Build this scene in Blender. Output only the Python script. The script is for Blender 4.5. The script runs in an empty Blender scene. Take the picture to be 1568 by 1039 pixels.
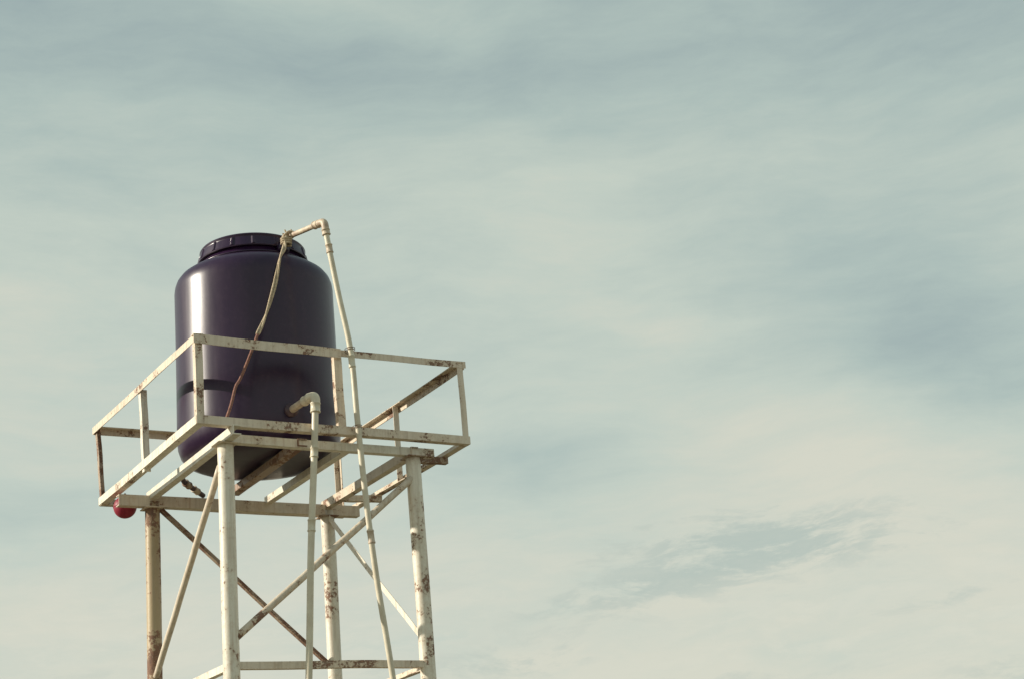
import bpy, bmesh, math, random
from mathutils import Vector, Matrix, noise
random.seed(4)
H=5.008
scene=bpy.context.scene
scene.view_settings.view_transform='Standard'
scene.view_settings.look='None'
scene.view_settings.exposure=0

# ------------------------------------------------------------------ node helpers
class NT:
    def __init__(s,tree): s.t=tree; s.n=tree.nodes; s.l=tree.links
    def new(s,typ,**kw):
        n=s.n.new(typ)
        for k,v in kw.items(): setattr(n,k,v)
        return n
    def link(s,a,b): s.l.new(a,b)
    def math(s,op,a,b=None,c=None,clamp=False):
        n=s.n.new('ShaderNodeMath'); n.operation=op; n.use_clamp=clamp
        for i,v in enumerate((a,b,c)):
            if v is None: continue
            if isinstance(v,(int,float)): n.inputs[i].default_value=v
            else: s.l.new(v,n.inputs[i])
        return n.outputs[0]
    def noise(s,vec,scale,detail=4,rough=.55,dist=0):
        n=s.n.new('ShaderNodeTexNoise'); n.inputs['Scale'].default_value=scale
        n.inputs['Detail'].default_value=detail; n.inputs['Roughness'].default_value=rough
        n.inputs['Distortion'].default_value=dist
        if vec is not None: s.l.new(vec,n.inputs['Vector'])
        return n.outputs['Fac']
    def ramp(s,fac,stops,interp='LINEAR'):
        n=s.n.new('ShaderNodeValToRGB'); cr=n.color_ramp; cr.interpolation=interp
        while len(cr.elements)<len(stops): cr.elements.new(.5)
        for e,(p,c) in zip(cr.elements,stops):
            e.position=p; e.color=(*c,1) if len(c)==3 else c
        s.l.new(fac,n.inputs[0]); return n.outputs[0]
    def mix(s,f,a,b,mode='MIX'):
        n=s.n.new('ShaderNodeMix'); n.data_type='RGBA'; n.blend_type=mode
        for sock,v in ((n.inputs[0],f),(n.inputs[6],a),(n.inputs[7],b)):
            if isinstance(v,(int,float)): sock.default_value=v
            elif isinstance(v,tuple): sock.default_value=(*v,1)
            else: s.l.new(v,sock)
        return n.outputs[2]
    def mapping(s,vec,scale=(1,1,1),rot=(0,0,0),loc=(0,0,0)):
        n=s.n.new('ShaderNodeMapping'); s.l.new(vec,n.inputs[0])
        n.inputs['Scale'].default_value=scale; n.inputs['Rotation'].default_value=rot; n.inputs['Location'].default_value=loc
        return n.outputs[0]

def new_mat(name):
    m=bpy.data.materials.new(name); m.use_nodes=True
    t=NT(m.node_tree); b=t.n['Principled BSDF']
    return m,t,b
def bump(t,b,h,strength,dist=.01):
    n=t.new('ShaderNodeBump'); n.inputs['Strength'].default_value=strength; n.inputs['Distance'].default_value=dist
    t.link(h,n.inputs['Height']); t.link(n.outputs[0],b.inputs['Normal'])

def paint(name,base,base2,amount,seed=0,scale=6):
    m,t,b=new_mat(name)
    co=t.new('ShaderNodeTexCoord').outputs['Object']
    v=t.mapping(co,loc=(seed*3.1,seed*1.7,seed*.9))
    n1=t.noise(v,scale,5,.65,.3); n2=t.noise(v,scale*7,5,.7); n3=t.noise(v,scale*.35,2,.5)
    s=t.math('ADD',t.math('MULTIPLY',n1,.50),t.math('MULTIPLY',n2,.38))
    s=t.math('ADD',s,t.math('MULTIPLY',n3,.32))
    th=.80-amount
    rust=t.ramp(s,[(th-.010,(0,0,0)),(th+.014,(1,1,1))])
    halo=t.ramp(s,[(th-.10,(0,0,0)),(th+.02,(1,1,1))])
    c=t.mix(t.noise(v,2.3,4),base,base2)
    c=t.mix(t.math('MULTIPLY',halo,.5),c,(.54,.40,.26))
    g=t.noise(t.mapping(co,scale=(30,30,2.5)),1,4)
    c=t.mix(t.ramp(g,[(.48,(0,0,0)),(.75,(.5,.5,.5))]),c,(.40,.31,.22))
    dr=t.noise(t.mapping(v,scale=(22,22,1.1)),1.5,3,.5)
    c=t.mix(t.ramp(dr,[(.60,(0,0,0)),(.74,(.5,.5,.5))]),c,(.44,.28,.17))
    rc=t.ramp(n2,[(.3,(.10,.052,.050)),(.55,(.22,.115,.075)),(.8,(.36,.21,.13))])
    c=t.mix(t.math('MULTIPLY',rust,.92),c,rc)
    t.link(c,b.inputs['Base Color'])
    r=t.math('ADD',t.math('MULTIPLY',rust,.4),.45); t.link(r,b.inputs['Roughness'])
    hgt=t.math('ADD',t.math('MULTIPLY',rust,-.5),t.math('MULTIPLY',n2,.7))
    bump(t,b,hgt,.5,.004)
    return m
CREAM=(.84,.80,.69); CREAM2=(.78,.72,.59)
M_white=paint('cream_paint',CREAM,CREAM2,.100,1)
M_rail=paint('cream_paint_worn',(.79,.70,.57),(.70,.59,.46),.128,2,7)
M_leg=paint('leg_paint',CREAM,(.78,.73,.61),.118,8,5)
M_ochre=paint('ochre_paint',(.50,.40,.24),(.38,.29,.17),.17,4,5)
M_rusty=paint('rusty_paint',(.44,.35,.27),(.32,.24,.19),.22,5,9)
M_brace=paint('brace_paint',(.75,.68,.56),(.64,.54,.42),.120,6,6)
M_joist=paint('joist_paint',(.40,.30,.25),(.28,.20,.18),.17,7,5)

def simple(name,c1,c2,scale,rough,bstr=.2,spec=.5):
    m,t,b=new_mat(name); co=t.new('ShaderNodeTexCoord').outputs['Object']
    n=t.noise(co,scale,5,.6); c=t.mix(t.ramp(n,[(.35,(0,0,0)),(.65,(1,1,1))]),c1,c2)
    t.link(c,b.inputs['Base Color']); b.inputs['Roughness'].default_value=rough
    b.inputs['Specular IOR Level'].default_value=spec
    bump(t,b,n,bstr,.004); return m
M_pvc=simple('pvc_pipe',(.74,.68,.53),(.60,.53,.40),9,.42)
M_pvc2=simple('pvc_fitting',(.66,.56,.42),(.42,.31,.23),14,.5)
M_darkfit=simple('dark_fitting',(.05,.03,.045),(.12,.07,.07),12,.5)
M_rope=simple('rope_fibre',(.62,.51,.35),(.38,.29,.20),60,.9,.8)
M_rope2=simple('brown_cord',(.34,.17,.12),(.20,.09,.075),50,.85,.6)
M_red=simple('red_plastic',(.30,.022,.045),(.23,.015,.035),8,.5,.2,.35)
M_conc=simple('concrete',(.34,.32,.29),(.24,.22,.20),8,.9,.5)

# tank plastic
M_tank,t,b=new_mat('tank_plastic')
co=t.new('ShaderNodeTexCoord').outputs['Object']
n=t.noise(t.mapping(co,scale=(7,7,.9)),1.6,5,.6)
n2=t.noise(co,18,5,.7); n3=t.noise(co,1.3,2)
c=t.mix(t.ramp(n,[(.35,(0,0,0)),(.75,(1,1,1))]),(.021,.0075,.032),(.031,.012,.038))
dust=t.math('MULTIPLY',t.ramp(n2,[(.5,(0,0,0)),(.85,(1,1,1))]),.10)
c=t.mix(dust,c,(.18,.12,.16))
t.link(c,b.inputs['Base Color'])
t.link(t.math('ADD',t.math('MULTIPLY',n,.20),.215),b.inputs['Roughness'])
b.inputs['Specular IOR Level'].default_value=.42
bump(t,b,t.math('ADD',t.math('MULTIPLY',n3,1.0),t.math('MULTIPLY',n2,.035)),.25,.03)

# ground
M_ground,t,b=new_mat('dry_ground'); co=t.new('ShaderNodeTexCoord').outputs['Object']
n=t.noise(co,.25,8,.6); n2=t.noise(co,9,6,.7)
c=t.mix(t.ramp(n,[(.4,(0,0,0)),(.6,(1,1,1))]),(.22,.17,.11),(.10,.11,.05)); c=t.mix(t.math('MULTIPLY',n2,.5),c,(.14,.11,.07))
t.link(c,b.inputs['Base Color']); b.inputs['Roughness'].default_value=.95; bump(t,b,n2,.6,.05)

# ------------------------------------------------------------------ mesh helpers
def V(x,y,z): return Vector((x,y,z+H))
def empty(name):
    e=bpy.data.objects.new(name,None); scene.collection.objects.link(e); return e
def obj(name,bm,mat,parent=None,smooth=False):
    me=bpy.data.meshes.new(name); bmesh.ops.recalc_face_normals(bm,faces=bm.faces[:]); bm.to_mesh(me); bm.free()
    me.materials.append(mat)
    if smooth:
        for p in me.polygons: p.use_smooth=True
    o=bpy.data.objects.new(name,me); scene.collection.objects.link(o)
    if parent: o.parent=parent
    return o
def sweep(bm,prof,pts,a,b,bow=.0,seed=0,n=14):
    p0,p1=pts; rings=[]
    for i in range(n+1):
        f=i/n; c=p0.lerp(p1,f)
        if bow:
            c=c+a*(bow*(noise.noise(Vector((f*2.3,seed,1.1))))) + b*(bow*(noise.noise(Vector((f*2.3,seed,7.7)))))
        rings.append([bm.verts.new(c+a*u+b*v) for u,v in prof])
    k=len(prof)
    for i in range(n):
        for j in range(k):
            bm.faces.new((rings[i][j],rings[i][(j+1)%k],rings[i+1][(j+1)%k],rings[i+1][j]))
    bm.faces.new(rings[0][::-1]); bm.faces.new(rings[-1])
cnt=[0]
def angle(name,p0,p1,a,b,w,t,mat,parent,wb=None,bow=.006):
    cnt[0]+=1; wb=wb or w
    a=Vector(a).normalized(); b=Vector(b).normalized()
    j=Vector((random.uniform(-1,1),random.uniform(-1,1),random.uniform(-1,1)))*.0018
    prof=[(0,0),(w,0),(w,t*.7),(w-t*.3,t),(t,t),(t,wb-t*.3),(t*.7,wb),(0,wb)]
    bm=bmesh.new(); sweep(bm,prof,(V(*p0)+j,V(*p1)+j),a,b,bow,cnt[0]*3.7)
    return obj(name,bm,mat,parent)
def channel(name,p0,p1,a,b,w,h,t,mat,parent,bow=.004):
    cnt[0]+=1
    a=Vector(a).normalized(); b=Vector(b).normalized()
    j=Vector((random.uniform(-1,1),random.uniform(-1,1),random.uniform(-1,1)))*.0018
    prof=[(0,0),(w,0),(w,t),(t,t),(t,h-t),(w,h-t),(w,h),(0,h)]
    bm=bmesh.new(); sweep(bm,prof,(V(*p0)+j,V(*p1)+j),a,b,bow,cnt[0]*3.7)
    return obj(name,bm,mat,parent)
def tube(bm,pts,rads,seg=20,closed=True,flat=1.0):
    if not hasattr(rads,'__len__'): rads=[rads]*len(pts)
    prev=None; rings=[]
    for i,p in enumerate(pts):
        d=(pts[min(i+1,len(pts)-1)]-pts[max(i-1,0)]).normalized()
        if prev is None:
            up=Vector((0,0,1)) if abs(d.z)<.9 else Vector((1,0,0))
            x=d.cross(up).normalized()
        else:
            x=(prev-d*prev.dot(d)).normalized()
        y=d.cross(x); prev=x
        rings.append([bm.verts.new(p+(x*math.cos(2*math.pi*k/seg)+y*math.sin(2*math.pi*k/seg)*flat)*rads[i]) for k in range(seg)])
    for i in range(len(rings)-1):
        for k in range(seg):
            bm.faces.new((rings[i][k],rings[i][(k+1)%seg],rings[i+1][(k+1)%seg],rings[i+1][k]))
    if closed: bm.faces.new(rings[0][::-1]); bm.faces.new(rings[-1])
def catmull(P,n=8):
    out=[]
    for i in range(len(P)-1):
        p0=P[max(i-1,0)];p1=P[i];p2=P[i+1];p3=P[min(i+2,len(P)-1)]
        for k in range(n):
            s=k/n
            out.append(.5*((2*p1)+(p2-p0)*s+(2*p0-5*p1+4*p2-p3)*s*s+(3*p1-p0-3*p2+p3)*s**3))
    out.append(P[-1]); return out
def pipe(name,P,r,mat,parent,seg=20,n=8):
    bm=bmesh.new(); tube(bm,catmull([V(*p) for p in P],n),r,seg); return obj(name,bm,mat,parent,True)
def sleeve(name,p0,p1,r,mat,parent,lip=.004):
    a,b=V(*p0),V(*p1); pts=[];rr=[]
    for f,q in [(0,r-lip),(0.02,r),(.12,r+.001),(.15,r-lip*.5),(.85,r-lip*.5),(.88,r+.001),(.98,r),(1,r-lip)]:
        pts.append(a.lerp(b,f)); rr.append(q)
    bm=bmesh.new(); tube(bm,pts,rr,24); return obj(name,bm,mat,parent,True)
def revolve(name,prof,cx,cy,mat,parent,seg=96,wob=0):
    bm=bmesh.new(); rings=[]
    for r,z in prof:
        ring=[]
        for k in range(seg):
            a=2*math.pi*k/seg; rr=r
            if wob: rr+=wob*noise.noise(Vector((math.cos(a)*1.3,math.sin(a)*1.3,z*1.5)))*min(1,r)
            ring.append(bm.verts.new(V(cx+rr*math.cos(a),cy+rr*math.sin(a),z)))
        rings.append(ring)
    for i in range(len(rings)-1):
        for k in range(seg):
            bm.faces.new((rings[i][k],rings[i][(k+1)%seg],rings[i+1][(k+1)%seg],rings[i+1][k]))
    bm.faces.new(rings[0][::-1]); bm.faces.new(rings[-1])
    return obj(name,bm,mat,parent,True)

# ------------------------------------------------------------------ steel stand
W,D=2.176,2.29
x1,x2,y1,y2=.278,1.778,.198,1.763
S=empty('steel_tank_stand')
X=Vector((1,0,0));Y=Vector((0,1,0));Z=Vector((0,0,1))
def leg(nm,x,y,top,mat):
    pts=[];rr=[]
    for i in range(41):
        f=i/40; z=top+( -H+.02 -top)*f
        pts.append(V(x+.006*noise.noise(Vector((z,x*5,y))),y,z)); rr.append(.057)
    bm=bmesh.new(); tube(bm,pts,rr,32); obj(nm,bm,mat,S,True)
    bm=bmesh.new(); bmesh.ops.create_cube(bm,size=1,matrix=Matrix.Translation(V(x,y,-H+.165))@Matrix.Diagonal((.26,.26,.014,1)))
    obj(nm+'_base_plate',bm,M_rusty,S)
    bm=bmesh.new(); bmesh.ops.create_cube(bm,size=1,matrix=Matrix.Translation(V(x,y,-H+.03))@Matrix.Diagonal((.42,.42,.25,1)))
    bmesh.ops.bevel(bm,geom=bm.edges[:],offset=.015,segments=2,affect='EDGES'); obj(nm+'_footing',bm,M_conc,S)
leg('leg_a',x1,y1,-.07,M_leg); leg('leg_b',x2,y1,-.07,M_leg)
leg('leg_c',x1,y2,-.09,M_ochre); leg('leg_d',x2,y2,-.09,M_leg)
fw=.06;tk=.007
angle('bottom_rail_front',(0,0,0),(W,0,0),Z,Y,.062,tk,M_rail,S)
angle('bottom_rail_left',(0,.01,0),(.015,D,0.01),Z,X,.062,tk,M_white,S)
angle('bottom_rail_right',(W,.01,0),(W,D,0),Z,-X,.062,tk,M_rail,S)
angle('bottom_rail_back',(.02,D,.005),(W,D,.0),Z,-Y,.062,tk,M_rail,S)
zt=.662
angle('top_rail_front_a',(-.01,0,zt),(1.13,0,zt-.002),-Z,Y,.072,tk,M_rail,S,wb=.055)
angle('top_rail_front_b',(1.10,.012,zt-.006),(W+.015,.004,zt),-Z,Y,.052,tk,M_rail,S,wb=.05)
angle('top_rail_left',(0,-.005,zt),(-.035,D+.01,zt),-Z,X,.058,tk,M_rail,S)
angle('top_rail_right',(W,.0,zt-.004),(W,D,zt-.004),-Z,-X,.058,tk,M_rail,S)
angle('top_rail_back',(-.03,D,zt-.004),(W,D,zt-.006),-Z,-Y,.058,tk,M_rail,S)
pz0,pz1=.01,.645
angle('post_a',(.006,.008,pz0),(.0,.008,pz1),X,Y,.055,tk,M_rail,S,wb=.05)
angle('post_b',(W-.006,.010,pz0),(W-.01,.010,pz1),-X,Y,.05,tk,M_rail,S)
angle('post_c',(W-.01,D-.01,pz0),(W-.01,D-.01,pz1),-X,-Y,.05,tk,M_rail,S)
angle('post_d',(.022,D-.01,pz0),(-.02,D-.01,pz1),X,-Y,.045,tk,M_rusty,S)
angle('mid_post_front',(1.085,.016,pz0),(1.075,.016,pz1-.0),X,Y,.062,tk,M_rail,S,wb=.045)
angle('mid_post_left',(.012,1.16,pz0-.03),(-.006,1.16,pz1-.02),Y,X,.05,tk,M_white,S)
angle('mid_post_right',(W-.012,1.1,pz0),(W-.012,1.1,pz1),Y,-X,.05,tk,M_rail,S)
angle('mid_post_back',(1.12,D-.014,pz0),(1.12,D-.014,pz1),X,-Y,.05,tk,M_rail,S)
channel('joist_a',(.25,-.035,-.072),(.245,1.80,-.074),X,Z,.06,.07,.007,M_white,S)
channel('joist_b',(.82,.16,-.06),(.84,1.55,-.06),X,Z,.075,.055,.007,M_joist,S)
channel('joist_c',(1.215,.2,-.06),(1.215,1.74,-.06),X,Z,.06,.055,.007,M_white,S)
channel('joist_d',(1.75,.16,-.072),(1.75,1.80,-.072),X,Z,.06,.07,.007,M_rail,S)
channel('beam_front',(.30,.17,-.068),(1.95,.17,-.066),Y,Z,.06,.062,.007,M_white,S)
channel('beam_back',(.0,1.72,-.135),(2.06,1.72,-.133),Y,Z,.07,.088,.008,M_brace,S)
angle('outrigger_right_a',(1.78,.35,-.06),(W-.01,.35,-.055),Z,Y,.05,tk,M_rusty,S)
angle('outrigger_right_b',(1.78,1.5,-.06),(W-.01,1.5,-.055),Z,Y,.05,tk,M_rail,S)
def plate(nm,c,s,mat):
    bm=bmesh.new(); bmesh.ops.create_cube(bm,size=1,matrix=Matrix.Translation(V(*c))@Matrix.Diagonal((*s,1)))
    bmesh.ops.bevel(bm,geom=bm.edges[:],offset=.003,segments=1,affect='EDGES'); obj(nm,bm,mat,S)
for k,(x,y,zz) in enumerate([(x1,y1,-.079),(x2,y1,-.079),(x1,y2,-.141),(x2,y2,-.141)]):
    plate('head_plate_%d'%k,(x,y,zz),(.15,.15,.010),M_rusty if k%2 else M_rail)
def ring(z,k):
    angle('ring_front_'+k,(x1,y1-.03,z),(x2,y1-.03,z+.01),Z,Y,.05,.006,M_rail,S)
    angle('ring_back_'+k,(x1,y2+.03,z),(x2,y2+.03,z),Z,-Y,.05,.006,M_rail,S)
    angle('ring_left_'+k,(x1-.03,y1,z),(x1-.03,y2,z),Z,X,.05,.006,M_white,S)
    angle('ring_right_'+k,(x2+.03,y1,z),(x2+.03,y2,z),Z,-X,.05,.006,M_rail,S)
ring(-1.665,'a'); ring(-3.3,'b'); ring(-4.6,'c')
def bar(nm,p0,p1,r,mat): 
    P=[Vector(p0).lerp(Vector(p1),i/10)+Vector((.004*noise.noise(Vector((i*.5,p0[0],p0[2]))),0,.006*noise.noise(Vector((i*.4,p0[1],3))))) for i in range(11)]
    pipe(nm,[tuple(p) for p in P],r,mat,S,16,2)
def tier(z0,z1,k):
    bar('brace_front_'+k,(1.74,y1-.02,z0),(.31,y1-.02,z1+.02),.026,M_brace)
    angle('brace_back_'+k,(.33,y2+.0,z0+.09),(1.72,y2+.0,z1+.08),(.6,0,.7),-Y,.045,.006,M_rusty,S)
    angle('brace_right_'+k,(x2-.01,1.80,z0+.14),(x2-.01,.22,z1-.01),(0,-.6,.7),X,.045,.006,M_white,S)
    bar('brace_left_'+k,(x1-.01,.28,z0+.03),(x1-.01,1.70,z1+.01),.024,M_brace)
tier(-.25,-1.47,'a'); tier(-1.75,-3.2,'b'); 

# ------------------------------------------------------------------ tank
tx,ty,tr=.8375,.8932,.620
T=empty('water_storage_tank')
prof=[(.05,.02),(.40,.005),(.50,.02),(.56,.045),(.596,.085),(.614,.14),(tr,.22)]
z=.30
while z<1.36:
    prof.append((tr,z)); z+=.05
prof+= [(tr,1.365),(tr,1.395),(.615,1.435),(.602,1.473),(.577,1.508),(.540,1.535),(.50,1.556),(.462,1.570),(.43,1.582),(.415,1.60),(.412,1.655)]
revolve('body',prof,tx,ty,M_tank,T,128,.006)
revolve('shoulder_lip',[(.425,1.586),(.452,1.580),(.456,1.590),(.44,1.598),(.410,1.602)],tx,ty,M_tank,T,128)
bm=bmesh.new(); seg=240; rings=[]
lp=[(.400,1.640,0),(.434,1.642,0),(.436,1.650,0),(.431,1.656,1),(.414,1.722,1),(.414,1.727,0),(.418,1.742,0),(.411,1.752,0),(.34,1.766,0),(.1,1.779,0),(.01,1.780,0)]
for r,zz,notch in lp:
    ring_=[]
    for k in range(seg):
        a=2*math.pi*k/seg; rr=r+(.009 if (notch and k%15<2) else 0)
        ring_.append(bm.verts.new(V(tx+rr*math.cos(a),ty+rr*math.sin(a),zz)))
    rings.append(ring_)
for i in range(len(rings)-1):
    for k in range(seg): bm.faces.new((rings[i][k],rings[i][(k+1)%seg],rings[i+1][(k+1)%seg],rings[i+1][k]))
bm.faces.new(rings[0][::-1]); bm.faces.new(rings[-1])
lid=obj('screw_lid',bm,M_tank,T)
bm=bmesh.new(); bmesh.ops.create_cube(bm,size=1,matrix=Matrix.Translation(V(.90,.45,1.615))@Matrix.Rotation(.2,4,'Z')@Matrix.Diagonal((.08,.09,.08,1)))
bmesh.ops.bevel(bm,geom=bm.edges[:],offset=.012,segments=3,affect='EDGES'); obj('lid_lug',bm,M_tank,T,True)
pipe('outlet_flange',[(.83,.30,.245),(.832,.25,.246)],.052,M_darkfit,T,28,2)

# ------------------------------------------------------------------ inlet pipe
I=empty('water_inlet_pipe')
pipe('riser',[(1.64,-.06,-H+.02),(1.50,-.055,-3.2),(1.36,-.055,-1.77),(1.28,-.055,-1.05),(1.235,-.055,-.48),(1.205,-.055,.11),(1.185,-.055,.62),(1.115,-.05,1.06),(1.055,-.05,1.45),(1.035,-.05,1.60)],.0215,M_pvc,I,20,6)
pipe('elbow',[(1.038,-.05,1.57),(1.032,-.05,1.63),(1.026,-.035,1.655),(1.018,.0,1.662),(1.012,.04,1.668)],.028,M_pvc2,I,24,6)
sleeve('elbow_collar_a',(1.042,-.05,1.545),(1.036,-.05,1.59),.032,M_pvc2,I)
sleeve('elbow_collar_b',(1.016,.02,1.664),(1.008,.08,1.675),.032,M_pvc2,I)
pipe('arm',[(1.02,-.0,1.662),(.99,.2,1.69),(.955,.42,1.722),(.94,.52,1.735)],.021,M_pvc2,I,20,6)
sleeve('coupling_a',(1.063,-.05,1.40),(1.055,-.05,1.47),.027,M_pvc2,I)
sleeve('coupling_b',(1.19,-.055,.50),(1.186,-.055,.60),.026,M_pvc,I)
sleeve('coupling_c',(1.253,-.055,-.72),(1.262,-.055,-.82),.026,M_pvc2,I)
pts=[V(1.187+.036*math.cos(a*.35),-.035+.045*math.sin(a*.35),.63+.0008*a) for a in range(40)]
bm=bmesh.new(); tube(bm,pts,.0025,8); obj('wire_tie',bm,M_rusty,I,True)
pts=[V(1.207+.034*math.cos(a*.35),-.035+.045*math.sin(a*.35),.03+.0008*a) for a in range(40)]
bm=bmesh.new(); tube(bm,pts,.0025,8); obj('wire_tie_lower',bm,M_rusty,I,True)
# ------------------------------------------------------------------ outlet pipe
O=empty('water_outlet_pipe')
pipe('riser',[(.49,-.05,-H+.02),(.60,-.05,-3.4),(.728,-.05,-1.771),(.786,-.05,-.921),(.848,-.05,-.209),(.876,-.05,.15),(.880,-.05,.21)],[.024]*37,M_pvc,O,20,6)
pipe('elbow',[(.879,-.05,.17),(.882,-.05,.225),(.880,-.035,.255),(.872,.0,.265),(.866,.04,.263)],.033,M_pvc,O,24,6)
sleeve('collar_a',(.876,-.05,.13),(.880,-.05,.205),.037,M_pvc,O)
sleeve('collar_b',(.870,.02,.265),(.860,.10,.260),.037,M_pvc,O)
pipe('arm',[(.872,.0,.265),(.85,.14,.256),(.832,.28,.246)],.028,M_pvc2,O,20,6)
sleeve('coupling',(.8,-.05,-.75),(.806,-.05,-.66),.029,M_pvc,O)
sleeve('coupling_up',(.848,-.05,-.209),(.855,-.05,-.13),.030,M_pvc,O)
# ------------------------------------------------------------------ drain fitting
Dn=empty('drain_pipe')
pipe('short_pipe',[(.36,1.32,.02),(.42,1.42,-.01),(.52,1.51,-.03),(.64,1.60,-.06)],.020,M_darkfit,Dn,16,6)
sleeve('fitting_a',(.43,1.43,-.012),(.48,1.475,-.022),.030,M_rusty,Dn)
sleeve('fitting_b',(.53,1.52,-.03),(.58,1.555,-.045),.028,M_pvc2,Dn)
# ------------------------------------------------------------------ rope
R=empty('tied_rope')
rp=[(.925,.44,1.74),(.90,.40,1.69),(.86,.33,1.57),(.79,.262,1.44),(.73,.245,1.21),(.64,.22,.955),(.555,.19,.78)]
base=catmull([V(*p) for p in rp],14)
for s in (0,1):
    pts=[]
    for i,p in enumerate(base):
        a=i*.17+s*math.pi+1.2*math.sin(i*.06)
        pts.append(p+Vector((math.cos(a),math.sin(a)*.6,0))*.0095)
    bm=bmesh.new(); tube(bm,pts,.0085,10); obj('strand_%d'%s,bm,M_rope,R,True)
pipe('lower_cord',[(.555,.19,.78),(.466,.15,.58),(.38,.12,.40),(.334,.1,.327),(.28,.07,.17),(.22,.04,.03)],.011,M_rope2,R,12,8)
kb=V(.935,.415,1.712)
pts=[]
for i in range(90):
    a=i/90*2*math.pi
    pts.append(kb+Vector((.034*math.cos(3*a)*(1+.3*math.cos(4*a)),.03*math.sin(4*a),.038*math.sin(3*a+.5))))
bm=bmesh.new(); tube(bm,pts,.0095,10); obj('knot',bm,M_rope,R,True)
pts=[]
for i in range(70):
    a=i/70*2*math.pi*3
    pts.append(V(.905,.385,1.655)+Vector((.038*math.cos(a),.022*math.sin(a),-.03+.055*i/70)))
bm=bmesh.new(); tube(bm,pts,.010,10); obj('wrap',bm,M_rope,R,True)
for i,(dx,dy,dz) in enumerate([(-.03,-.01,.05),(.02,-.02,.055),(-.05,-.01,.015)]):
    bm=bmesh.new(); tube(bm,catmull([kb,kb+Vector((dx*.6,dy,dz*.5)),kb+Vector((dx,dy,dz))],5),.006,8); obj('loose_end_%d'%i,bm,M_rope,R,True)
# ------------------------------------------------------------------ red float ball
F=empty('red_float_ball')
bm=bmesh.new(); bmesh.ops.create_uvsphere(bm,u_segments=40,v_segments=24,radius=.090,matrix=Matrix.Translation(V(.105,1.90,-.100)))
obj('ball',bm,M_red,F,True)
revolve('seam',[(.087,-.105),(.0925,-.103),(.0925,-.097),(.087,-.095)],.105,1.90,M_red,F,48)
pipe('rod',[(.105,1.90,-.02),(.105,1.90,.01)],.008,M_rusty,F,10,2)
# ------------------------------------------------------------------ ground
bm=bmesh.new(); bmesh.ops.create_grid(bm,x_segments=60,y_segments=60,size=2500)
g=obj('ground',bm,M_ground)

# ------------------------------------------------------------------ light
yaw,pitch,roll=.5672,.3448,-.0957
toc=Vector((-math.sin(yaw),-math.cos(yaw),0)); left=Vector((-math.cos(yaw),math.sin(yaw),0))
ang=math.radians(82); el=math.radians(23)
sd=(toc*math.cos(ang)+left*math.sin(ang)).normalized()*math.cos(el)+Vector((0,0,math.sin(el)))
sun=bpy.data.lights.new('sun','SUN'); sun.energy=5; sun.angle=math.radians(.6); sun.color=(1,.92,.78)
so=bpy.data.objects.new('sun',sun); scene.collection.objects.link(so)
so.rotation_euler=sd.to_track_quat('Z','Y').to_euler()

# ------------------------------------------------------------------ world
w=bpy.data.worlds.new('World'); scene.world=w; w.use_nodes=True
t=NT(w.node_tree); t.n.clear()
out=t.new('ShaderNodeOutputWorld')
sky=t.new('ShaderNodeTexSky'); sky.sky_type='NISHITA'; sky.sun_disc=False
sky.sun_elevation=el; sky.sun_rotation=math.atan2(sd.x,sd.y)
bg1=t.new('ShaderNodeBackground'); t.link(sky.outputs[0],bg1.inputs[0]); bg1.inputs[1].default_value=.1
co=t.new('ShaderNodeTexCoord').outputs['Generated']
vr=t.mapping(co,rot=(0,0,yaw))
sp=t.new('ShaderNodeSeparateXYZ'); t.link(vr,sp.inputs[0])
deg=180/math.pi
az=t.math('MULTIPLY',t.math('ARCTAN2',sp.outputs[0],sp.outputs[1]),deg)
ev=t.math('MULTIPLY',t.math('ARCSINE',sp.outputs[2]),deg)
cb=t.new('ShaderNodeCombineXYZ'); t.link(az,cb.inputs[0]); t.link(ev,cb.inputs[1])
ae=cb.outputs[0]
wn=t.new('ShaderNodeTexNoise'); wn.inputs['Scale'].default_value=.10; wn.inputs['Detail'].default_value=2; t.link(ae,wn.inputs['Vector'])
ws=t.new('ShaderNodeVectorMath',operation='SUBTRACT'); t.link(wn.outputs['Color'],ws.inputs[0]); ws.inputs[1].default_value=(.5,.5,.5)
wm=t.new('ShaderNodeVectorMath',operation='MULTIPLY'); t.link(ws.outputs[0],wm.inputs[0]); wm.inputs[1].default_value=(6,3,0)
wa=t.new('ShaderNodeVectorMath',operation='ADD'); t.link(ae,wa.inputs[0]); t.link(wm.outputs[0],wa.inputs[1])
aw=wa.outputs[0]
s2=t.new('ShaderNodeSeparateXYZ'); t.link(aw,s2.inputs[0]); U_,V_=s2.outputs[0],s2.outputs[1]
def blob(a,e,ra,re,tilt,amp,U=None,W_=None):
    du=t.math('SUBTRACT',U or U_,a); dv=t.math('SUBTRACT',W_ or V_,e)
    c,s=math.cos(math.radians(tilt)),math.sin(math.radians(tilt))
    p=t.math('ADD',t.math('MULTIPLY',du,c/ra),t.math('MULTIPLY',dv,s/ra))
    q=t.math('ADD',t.math('MULTIPLY',du,-s/re),t.math('MULTIPLY',dv,c/re))
    r2=t.math('ADD',t.math('MULTIPLY',p,p),t.math('MULTIPLY',q,q))
    return t.math('MULTIPLY',t.math('POWER',2.718,t.math('MULTIPLY',r2,-1)),amp)
base=t.ramp(t.math('DIVIDE',ev,60),[(0,(1.0,)*3),(.12,(.98,)*3),(.25,(.84,)*3),(.40,(.66,)*3),(.52,(.38,)*3),(1,(.15,)*3)])
d=t.math('ADD',base,0)
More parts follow.
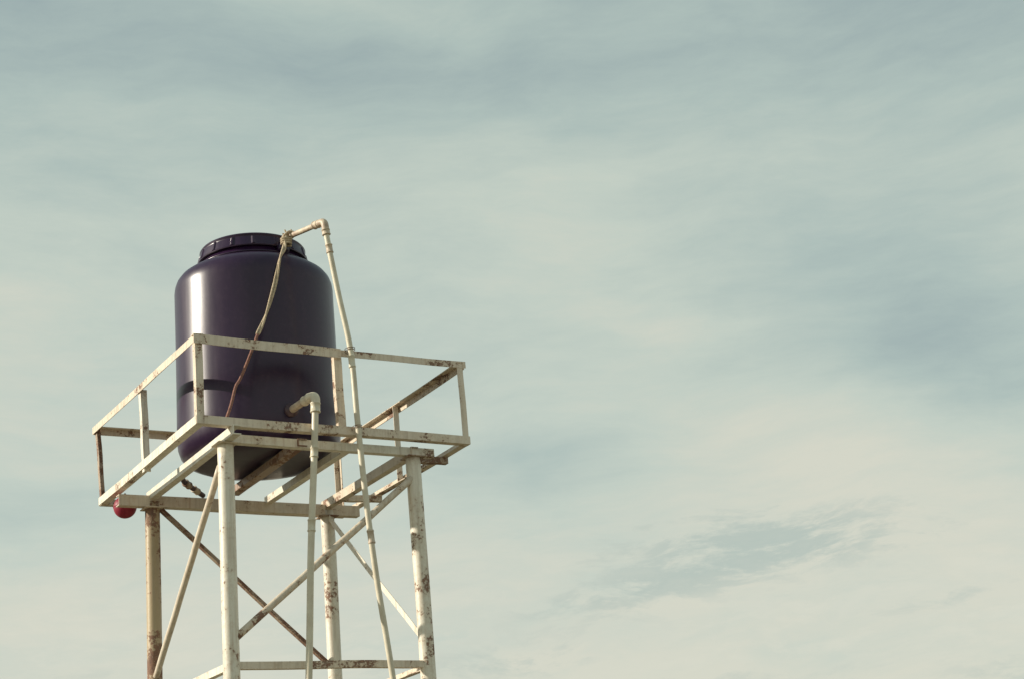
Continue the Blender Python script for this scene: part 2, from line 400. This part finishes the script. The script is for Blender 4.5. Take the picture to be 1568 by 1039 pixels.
for bl in [(-3,32,9,1.4,-6,.26),(3,29,9,1.6,-8,-.10),(21,31,7,6,0,-.14),(-20,22,8,4,0,.16),(2,25,15,2.6,-12,.16),(4,21,5,2,-20,.08),
           (16,18,7,2.8,-14,-.34),(13,22,6,2,-10,-.12),(9,14.5,8,2.2,-16,.14),(1,15.6,5,1.5,-5,-.30),(-18,14.5,6,1.5,0,-.18),(14,9.5,9,1.2,0,.06)]:
    d=t.math('ADD',d,blob(*bl))
n1=t.noise(t.mapping(aw,scale=(.06,.24,1),rot=(0,0,math.radians(8))),1.0,5,.58)
n2=t.noise(t.mapping(aw,scale=(.20,.8,1),rot=(0,0,math.radians(5))),1.0,6,.68)
d=t.math('ADD',d,t.math('MULTIPLY',t.math('SUBTRACT',n1,.5),.46))
d=t.math('ADD',d,t.math('MULTIPLY',t.math('SUBTRACT',n2,.5),.34))
haze=t.ramp(d,[(0,(.275,.368,.39)),(.3,(.345,.435,.433)),(.55,(.45,.547,.507)),(.78,(.572,.645,.568)),(1,(.695,.70,.59))])
# low broken cloud layer: mottled grey bodies with paler tops
s3=t.new('ShaderNodeSeparateXYZ'); t.link(ae,s3.inputs[0]); A_,E_=s3.outputs[0],s3.outputs[1]
n3=t.noise(t.mapping(aw,scale=(.22,.80,1),rot=(0,0,math.radians(4)),loc=(3,1,0)),1.5,8,.68,.25)
n4=t.noise(t.mapping(ae,scale=(.7,1.9,1),rot=(0,0,math.radians(-10)),loc=(9,4,0)),1.0,6,.65,.6)
mask=blob(8.6,11.7,7.0,1.5,-2,.62,A_,E_)
for bl in [(2.5,10.2,5.5,.9,3,.44),(14.5,8.9,4.5,.5,4,.42),(-2,8.4,7,.8,2,.46),(7,7.0,7,.7,0,.40),(-16,8.6,7,.9,0,.40),(17,6.3,5,.8,3,.42),(-6,11.5,6,.7,0,.26)]:
    mask=t.math('ADD',mask,blob(*bl,A_,E_))
cl=t.math('ADD',mask,t.math('ADD',t.math('MULTIPLY',t.math('SUBTRACT',n3,.5),2.0),t.math('MULTIPLY',t.math('SUBTRACT',n4,.5),1.0)))
dark=t.math('MULTIPLY',t.ramp(cl,[(.26,(0,0,0)),(.70,(1,1,1))],'EASE'),t.math('MULTIPLY',mask,1.7,clamp=True))
haze=t.mix(t.math('MULTIPLY',dark,.72),haze,(.43,.52,.475))
lit=t.math('MULTIPLY',t.ramp(t.math('ADD',t.math('MULTIPLY',n3,.6),t.math('MULTIPLY',n4,.4)),[(.48,(0,0,0)),(.62,(1,1,1))]),t.math('SUBTRACT',1,t.math('MULTIPLY',dark,.6),clamp=True))
bandm=t.math('MULTIPLY',t.math('MULTIPLY',t.math('SUBTRACT',14.5,E_),.2,clamp=True),t.math('MULTIPLY',E_,.3,clamp=True))
haze=t.mix(t.math('MULTIPLY',t.math('MULTIPLY',lit,bandm),.5),haze,(.74,.735,.62))
bg2=t.new('ShaderNodeBackground'); t.link(haze,bg2.inputs[0]); bg2.inputs[1].default_value=1
mx=t.new('ShaderNodeMixShader'); mx.inputs[0].default_value=.93
t.link(bg1.outputs[0],mx.inputs[1]); t.link(bg2.outputs[0],mx.inputs[2]); t.link(mx.outputs[0],out.inputs[0])

# ------------------------------------------------------------------ camera
Fv=Vector((math.sin(yaw)*math.cos(pitch),math.cos(yaw)*math.cos(pitch),math.sin(pitch)))
Rv=Vector((math.cos(yaw),-math.sin(yaw),0)); Uv=Rv.cross(Fv)
R2=Rv*math.cos(roll)+Uv*math.sin(roll); U2=-Rv*math.sin(roll)+Uv*math.cos(roll)
cam=bpy.data.cameras.new('camera'); co_=bpy.data.objects.new('camera',cam); scene.collection.objects.link(co_)
mat=Matrix((R2,U2,-Fv)).transposed().to_4x4(); mat.translation=Vector((-3.8014,-10.1061,-3.4083+H))
co_.matrix_world=mat
cam.sensor_width=36; cam.lens=2456.87/1568*36; cam.clip_end=6000; cam.clip_start=.05
scene.camera=co_
